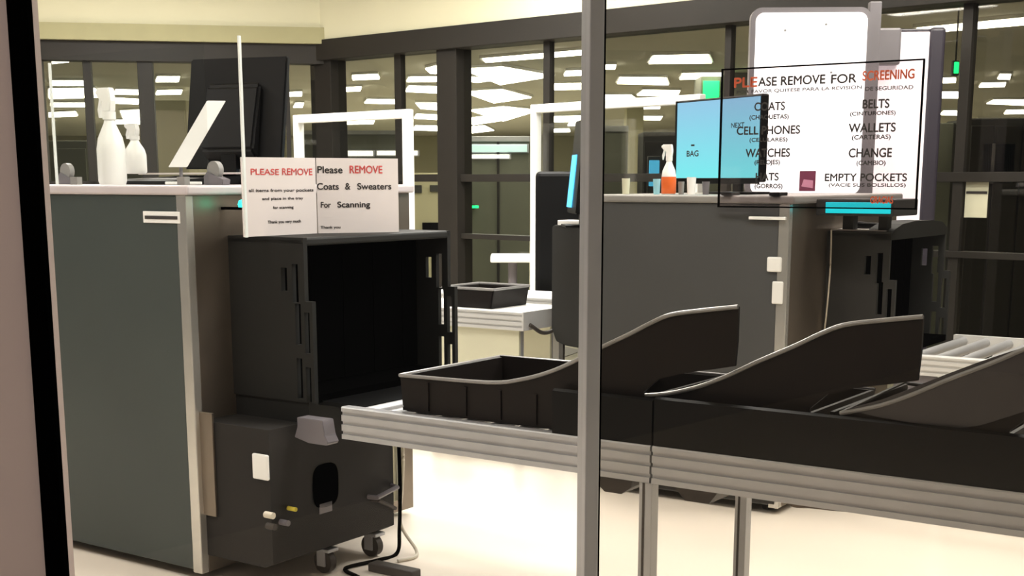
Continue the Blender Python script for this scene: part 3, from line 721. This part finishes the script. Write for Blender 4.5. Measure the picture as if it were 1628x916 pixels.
# acrylic guard
gs0 = at(80, -.0); gs1 = SN(385, 200, .03)[0]
t = thing('acrylic_guard', 'clear acrylic guard with bright edges along left scanner top', 'guard', ((gs0+gs1)/2, .02, ZT))
s1e = .10
part('panel', bx(gs0+.004, s1e-.004, .028, .034, ZT, 1.97), M['clear'], t)
part('edge', bx(gs0, gs0+.006, .026, .036, ZT, 1.95), M['edge'], t)
a = SN(385, 200, .03)
part('edge', bx(a[0]-.004, a[0]+.004, .026, .036, 1.305, 1.99), M['edge'], t)
part('clamp', bx(gs0+.1, gs0+.14, .02, .045, ZT, ZT+.03), M['topgrey'], t)
part('clamp', bx(-.06, -.02, .02, .045, ZT, ZT+.03), M['topgrey'], t)

# two paper posters on hood top
def poster(label, pA, pB, h0, h1, blocks):
    """pA,pB world points (bottom corners)"""
    d = Vector((pB[0]-pA[0], pB[1]-pA[1])); ln = d.length; fr = Frame(pA[0], pA[1], math.atan2(d.y, d.x))
    t = thing('paper_poster', label, 'poster', (ln/2, 0, 1.302), fr)
    prism_pts = [(0, 1.302), (ln, 1.302), (ln, h1), (0, h0)]
    part('sheet', prism(prism_pts, 'y', 0, .004), M['paper'], t)
    H_ = (h0+h1)/2-1.302
    for txt, u, v, hh, ww, m in blocks:
        lettering([(txt, u*ln, 1.302+v*H_, hh*H_, ww*ln)], t, M[m], -.001)
    return t, fr, ln
pa = G(388, 377, 1.302); pb = (V(512, 374, (0, 5.38), (1, 0)))
pb = W(.175, .50); pc = W(.335, .80)
hgt = .305
poster('white paper poster with red heading and centred small lines, left of the pair', pa, pb, 1.302+.282, 1.302+.285,
       [('PLEASE', .30, .815, .075, .37, 'red'), ('REMOVE', .74, .82, .085, .42, 'red'),
        ('all items from your pockets', .52, .575, .05, .88, 'ink'), ('and place in the tray', .53, .47, .045, .56, 'ink'),
        ('for scanning', .53, .355, .045, .28, 'ink'), ('Thank you very much', .54, .17, .05, .45, 'ink')])
poster('white paper poster asking for coats and sweaters, right of the pair', (pb[0]+.004, pb[1]+.001), pc, 1.302+.285, 1.302+.285,
       [('Please', .16, .845, .09, .30, 'ink'), ('REMOVE', .60, .85, .10, .40, 'red'),
        ('Coats', .13, .625, .085, .26, 'ink'), ('&', .37, .625, .085, .06, 'ink'), ('Sweaters', .70, .625, .085, .42, 'ink'),
        ('For', .10, .38, .075, .12, 'ink'), ('Scanning', .44, .37, .10, .40, 'ink'), ('Thank you', .15, .075, .045, .24, 'ink')])

# ------------------------------------------------------------------ things on the right scanner
Z2 = 1.438
# blue monitor
pL = Vector((.835, 6.86)); pR = Vector((1.145, 6.27)); d = pR-pL; ln = d.length
fr = Frame(pL.x, pL.y, math.atan2(d.y, d.x))
t = thing('monitor', 'wide monitor with glowing blue screen on the right scanner', 'monitor', (ln/2, 0, Z2), fr)
zb_ = 1.515; zt_ = 1.885
part('casing', bx(-.01, ln+.01, .004, .045, zb_-.02, zt_+.012, .008), M['blackgloss'], t)
M['screen'] = screenmat('blue_screen', (150, 208, 246), (126, 246, 255), zb_-Z2, zt_-Z2, 1.3)
part('screen', bx(.004, ln-.004, -.002, .006, zb_, zt_), M['screen'], t)
part('screen_bezel', box(bx(-.01, ln+.01, -.006, .004, zb_-.028, zb_, .002), -.008, .004, -.006, .004, zb_, zt_+.01), M['blackgloss'], t)
part('stand_neck', bx(ln*.62, ln*.62+.05, .045, .075, Z2+.01, zb_+.1, .004), M['blackgloss'], t)
part('stand_base', bx(ln*.62-.10, ln*.62+.15, -.03, .16, Z2, Z2+.012, .004), M['blackgloss'], t)
lettering([('BAG', ln*.22, zb_+.12, .028, .10), ('1', ln*.22, zb_+.16, .008, .03)], t, M['ink'], -.004)
lettering([('NEXT', ln*.76, zb_+.245, .022, .10)], t, M['ink'], -.004)
spray_bottle(1063, 2.30, Z2, .235, .034, 'spray bottle filled with orange liquid on the right scanner', M['bottle'], M['bottle'], M['orange'])
for px, n, r, h_, lab, m in ((1099, 2.32, .022, .08, 'white paper cup right of the orange spray bottle', 'bottle'), (995, 2.34, .02, .075, 'cream paper cup near the aluminium post on the right scanner', 'creampanel'),
                             (1044, 2.34, .018, .072, 'pale blue cup just left of the orange spray bottle', 'blueglow'), (1083, 2.38, .015, .06, 'small grey cup between orange bottle and white cup', 'topgrey'), (1122, 2.36, .018, .06, 'grey cup under the blue screen, right of the white cup', 'greyframe')):
    s = at(px, n)
    if m == 'blueglow': M['palecyan'] = mat('pale_cyan_plastic', (150, 210, 224), .5); m = 'palecyan'
    solo('paper_cup', lathe([(0, 0), (r*.8, 0), (r, h_), (r*.9, h_), (r*.72, .006), (0, .006)][:6], (s, n, Z2)), M[m], lab, 'cup', (s, n, Z2), smooth=True)
# monitor edge-on upon left hood
HS = 1.2725
sh = at(890, 2.75)
t = thing('monitor', 'tall dark monitor seen almost edge-on beside the aluminium post', 'monitor', (.1, 2.8, HS))
p = D(915, 300, 6.75)
fr = Frame(p[0], p[1], math.radians(-86))
bpy.data.objects.remove(t)
t = thing('monitor', 'tall dark monitor seen almost edge-on left of the aluminium post', 'monitor', (0, 0, HS), fr)
part('casing', prism([(-.02, 1.34), (.03, 1.34), (.06, 1.80), (.02, 1.80)], 'x', -.20, .18, bev=.005), M['blackgloss'], t)
part('screen', prism([(-.026, 1.37), (-.0205, 1.37), (.0065, 1.63), (.001, 1.63)], 'x', -.17, .02), M['blueglow'], t)
part('stand_neck', bx(-.02, .02, .02, .05, HS+.01, 1.5, .003), M['blackgloss'], t)
part('stand_base', bx(-.12, .10, -.06, .10, HS, HS+.013, .004), M['blackgloss'], t)
s0_, s1_ = at(889, 2.6), .30
solo('shelf_board', bx(s0_, s1_, 2.585, 2.70, HS+.001, HS+.026, .004), M['white'], 'white shelf board on the hood left of the aluminium post', 'shelf', ((s0_+s1_)/2, 2.65, HS))
# office chair with dark jacket (dark mass between frame and hood)
c = D(893, 330, 8.3)
t = thing('office_chair', 'dark office chair standing between the white frame and right scanner', 'chair', (c[0], c[1], 0), WORLD)
part('backrest', bx(c[0]-.16, c[0]+.16, c[1]+.10, c[1]+.16, .62, 1.56, .03, 3), M['blackgloss'], t)
part('seat', bx(c[0]-.2, c[0]+.2, c[1]-.25, c[1]+.12, .52, .60, .03, 3), M['blackgloss'], t)
part('gas_column', cyl(B(), (c[0], c[1]-.05, .08), (c[0], c[1]-.05, .52), .025), M['groove'], t)
part('star_base', cyl(B(), (c[0], c[1]-.05, .0), (c[0], c[1]-.05, .08), .22, .05, 5), M['groove'], t)
part('armrest', tube([(c[0]-.22, c[1]-.2, .72), (c[0]-.22, c[1]+.1, .74), (c[0]-.14, c[1]+.13, .70)], .018), M['groove'], t)

# transparent printed sign in thin black frame
NS = 2.165
A0 = SN(1147, 112, NS); A1 = SN(1470, 96, NS); A2 = SN(1143, 326, NS); A3 = SN(1442, 338, NS)
s0_, s1_, zb_, zt_ = A2[0], SN(1462, 200, NS)[0], A2[2]-.004, A0[2]
t = thing('clear_sign', 'clear printed sign in thin black frame listing items to remove', 'sign', ((s0_+s1_)/2, NS, Z2))
part('panel', bx(s0_, s1_, NS, NS+.004, zb_, zt_), M['signglass'], t)
f = .006
fb = bx(s0_-f, s0_, NS-.004, NS+.008, zb_-f, zt_+f); box(fb, s1_, s1_+f, NS-.004, NS+.008, zb_-f, zt_+f)
box(fb, s0_, s1_, NS-.004, NS+.008, zt_, zt_+f); box(fb, s0_, s1_, NS-.004, NS+.008, zb_-f, zb_)
part('frame', fb, M['black'], t)
for sx_ in (s0_+.004, 1.30): part('clamp', bx(sx_, sx_+.05, NS+.008, NS+.10, Z2-.001, Z2+.014, .003), M['blackgloss'], t)
def ln_(txt, px0, px1, py, hpx):
    a = SN(px0, py, NS); b = SN(px1, py, NS); c = SN((px0+px1)/2, py-hpx/2, NS); e = SN((px0+px1)/2, py+hpx/2, NS)
    return (txt, (a[0]+b[0])/2, (c[2]+e[2])/2, c[2]-e[2], b[0]-a[0])
lettering([ln_('PLE', 1168, 1204, 131, 15), ln_('SCREENING', 1372, 1454, 119, 15), ln_('GRACIAS', 1384, 1420, 318, 11)], t, M['orangeink'], NS-.002, 'orange_lettering')
lettering([ln_('ASE REMOVE', 1206, 1312, 128, 14), ln_('FOR', 1322, 1362, 125, 14), ln_('POR FAVOR QUITESE PARA LA REVISION', 1172, 1370, 143, 6), ln_('DE SEGURIDAD', 1376, 1452, 140, 6),
           ln_('COATS', 1200, 1248, 169, 13), ln_('(CHAQUETAS)', 1192, 1254, 187, 9), ln_('CELL PHONES', 1172, 1272, 207, 13), ln_('(CELULARES)', 1192, 1252, 223, 8),
           ln_('WATCHES', 1186, 1256, 243, 13), ln_('(RELOJES)', 1200, 1240, 259, 9), ln_('HATS', 1202, 1238, 281, 12), ln_('(GORROS)', 1200, 1244, 297, 9),
           ln_('BELTS', 1372, 1414, 165, 14), ln_('(CINTURONES)', 1352, 1424, 181, 8), ln_('WALLETS', 1350, 1424, 203, 14), ln_('(CARTERAS)', 1355, 1416, 219, 9),
           ln_('CHANGE', 1350, 1418, 243, 14), ln_('(CAMBIO)', 1362, 1408, 260, 9), ln_('EMPTY POCKETS', 1312, 1442, 282, 12), ln_('(VACIE SUS BOLSILLOS)', 1318, 1440, 295, 7)], t, M['ink'], NS-.002)
a = SN(1272, 272, NS); b = SN(1296, 304, NS)
lg = part('emblem', bx(a[0], b[0], NS-.003, NS-.001, b[2], a[2]), M['maroon'], t)
M['pinkink'] = mat('ink_pink', (196, 130, 160), .7)
q0, q1 = a[0]+.010, b[0]-.010
part('emblem_detail', prism([(q0, b[2]+.02), (q1, b[2]+.012), (q1, b[2]+.045), (q0+.01, b[2]+.05)], 'y', NS-.0042, NS-.003), M['pinkink'], lg)
# display box under right part of sign
a = SN(1252, 318, 2.42); b = SN(1420, 346, 2.42)
t = thing('display_box', 'dark control box with a cyan display under the clear sign', 'display', ((a[0]+b[0])/2, 2.42, b[2]))
c1 = SN(1310, 330, 2.42)[0]
zt2 = 1.422
part('housing', bx(1.42, b[0], 2.42, 2.75, zt2-.074, zt2, .006), M['hood2'], t)
part('display', bx(c1+.01, b[0]-.012, 2.412, 2.421, zt2-.062, zt2-.014, .002), M['cyan'], t)
part('mount_leg', bx(1.45, 1.50, 2.68, 2.74, 1.272, zt2-.07), M['hood2'], t)
part('mount_leg', bx(1.62, 1.66, 2.68, 2.74, 1.272, zt2-.07), M['hood2'], t)
# items on right hood
zh = 1.2735
solo('paper_sheet', bx(1.40, 1.66, 2.668, 2.98, zh, zh+.006), M['paper'], 'white paper sheet lying on the right scanner hood', 'paper', (1.55, 2.85, zh))
t = thing('handheld_scanner', 'black handheld device lying on paper on the right scanner hood', 'handheld device', (1.50, 2.80, zh+.005))
part('body', bx(1.44, 1.57, 2.80, 2.87, zh+.007, zh+.034, .008), M['blackgloss'], t)
part('button_pad', bx(1.46, 1.50, 2.82, 2.85, zh+.033, zh+.037), M['greyframe'], t)
solo('sticky_note', bx(1.60, 1.635, 2.82, 2.90, zh+.007, zh+.020), M['yellow'], 'yellow pad of notes lying right of the black handheld device', 'note', (1.61, 2.86, zh+.005))

# ------------------------------------------------------------------ big bright white boards behind
def rrect(x0, x1, z0, z1, r, n=6):
    out = []
    for cx, cz, a0_ in ((x1-r, z1-r, 0), (x0+r, z1-r, 90), (x0+r, z0+r, 180), (x1-r, z0+r, 270)):
        for i in range(n+1):
            a = math.radians(a0_+90*i/n); out.append((cx+r*math.cos(a), cz+r*math.sin(a)))
    return out
dp = 7.55
x0, _, zt_ = D(1196, 12, dp); x1, _, zb_ = D(1370, 312, dp)
fr = Frame(x0, dp, math.radians(-2.5)); wd = x1-x0
t = thing('bright_board', 'large white board glowing as a light reflection, with grey rounded frame behind blue screen', 'light board', (wd/2, 0, 0), fr)
part('frame', prism(rrect(-.005, wd, zb_-.01, zt_, .06), 'y', .0, .07), M['greyframe'], t)
part('bright_face', prism(rrect(.022, wd-.022, zb_+.012, zt_-.028, .045), 'y', -.006, .002), M['boardglow'], t)  # glowing face stands in for a light reflection
for u, v in ((.28, .88), (.62, .91), (.28, .62), (.68, .66)):
    part('fastener', cyl(B(), (wd*u, -.010, zb_+(zt_-zb_)*v), (wd*u, -.004, zb_+(zt_-zb_)*v), .006), M['topgrey'], t)
part('post', bx(wd-.01, wd+.055, .01, .07, 0, zt_+.03, .005), M['greyframe'], t)
part('post', bx(.05, .11, .02, .06, 0, zb_+.02, .005), M['greyframe'], t)
part('foot', bx(-.05, wd+.1, -.12, .25, 0, .02, .004), M['greyframe'], t)
dp2 = 8.0
x0, _, zt_ = D(1386, 46, dp2); x1, _, zb_ = D(1460, 352, dp2)
fr = Frame(x0, dp2, math.radians(-6)); wd = x1-x0
t = thing('bright_board', 'narrow bright white board with thick dark post at right', 'light board', (wd/2, 0, 0), fr)
M['boardglow2'] = mat('board_glow_dim', (244, 236, 240), .5, emit=(255, 240, 248), estr=.62, noise=.01)
part('frame', bx(.0, wd, .0, .07, zb_-.02, zt_, .01), M['darkpost'], t)
part('bright_face', bx(.012, wd-.004, -.006, .002, zb_+.0, zt_-.02, .004), M['boardglow2'], t)
part('post', bx(wd-.004, wd+.085, -.02, .09, 0, zt_+.005, .02, 3), M['darkpost'], t)
part('side_box', bx(-.01, .155, -.10, -.01, zt_-.21, zt_-.005, .012), M['greyframe'], t)
part('foot', bx(0, wd+.12, -.15, .25, 0, .02, .004), M['darkpost'], t)

# ------------------------------------------------------------------ near partition
p = D(44, 458, 1.6); q = D(76, 458, 1.6)
struct('wall_near', bx(-2.4, p[0], 1.60, 1.70, 0, 2.6), M['pinkwall'])
pb_ = struct('trim_30', bx(p[0], q[0], 1.592, 1.612, 0, 2.6, .002), M['black'])
p2 = D(927, 458, 1.9); q2 = D(952, 458, 1.9)
dd = Vector((p2[0]-q[0], 1.9-1.602)); ap = math.atan2(dd.y, dd.x)
FP = Frame(q[0], 1.602, ap); lp_ = dd.length
wpost = q2[0]-p2[0]
o = struct('trim_31', bx(lp_, lp_+wpost, -.014, .014, 0, 2.6, .002), M['alu'], FP)
struct('trim_32', bx(lp_+wpost, lp_+wpost+.003, -.012, .016, 0, 2.6), M['black'], FP)
struct('window_3', bx(0.002, lp_-.0005, -.003, .003, 0.02, 2.58), M['pane_near'], FP)
struct('window_4', bx(lp_+wpost+.0035, lp_+wpost+1.3, -.003, .003, 0.02, 2.58), M['pane_tint'], FP)
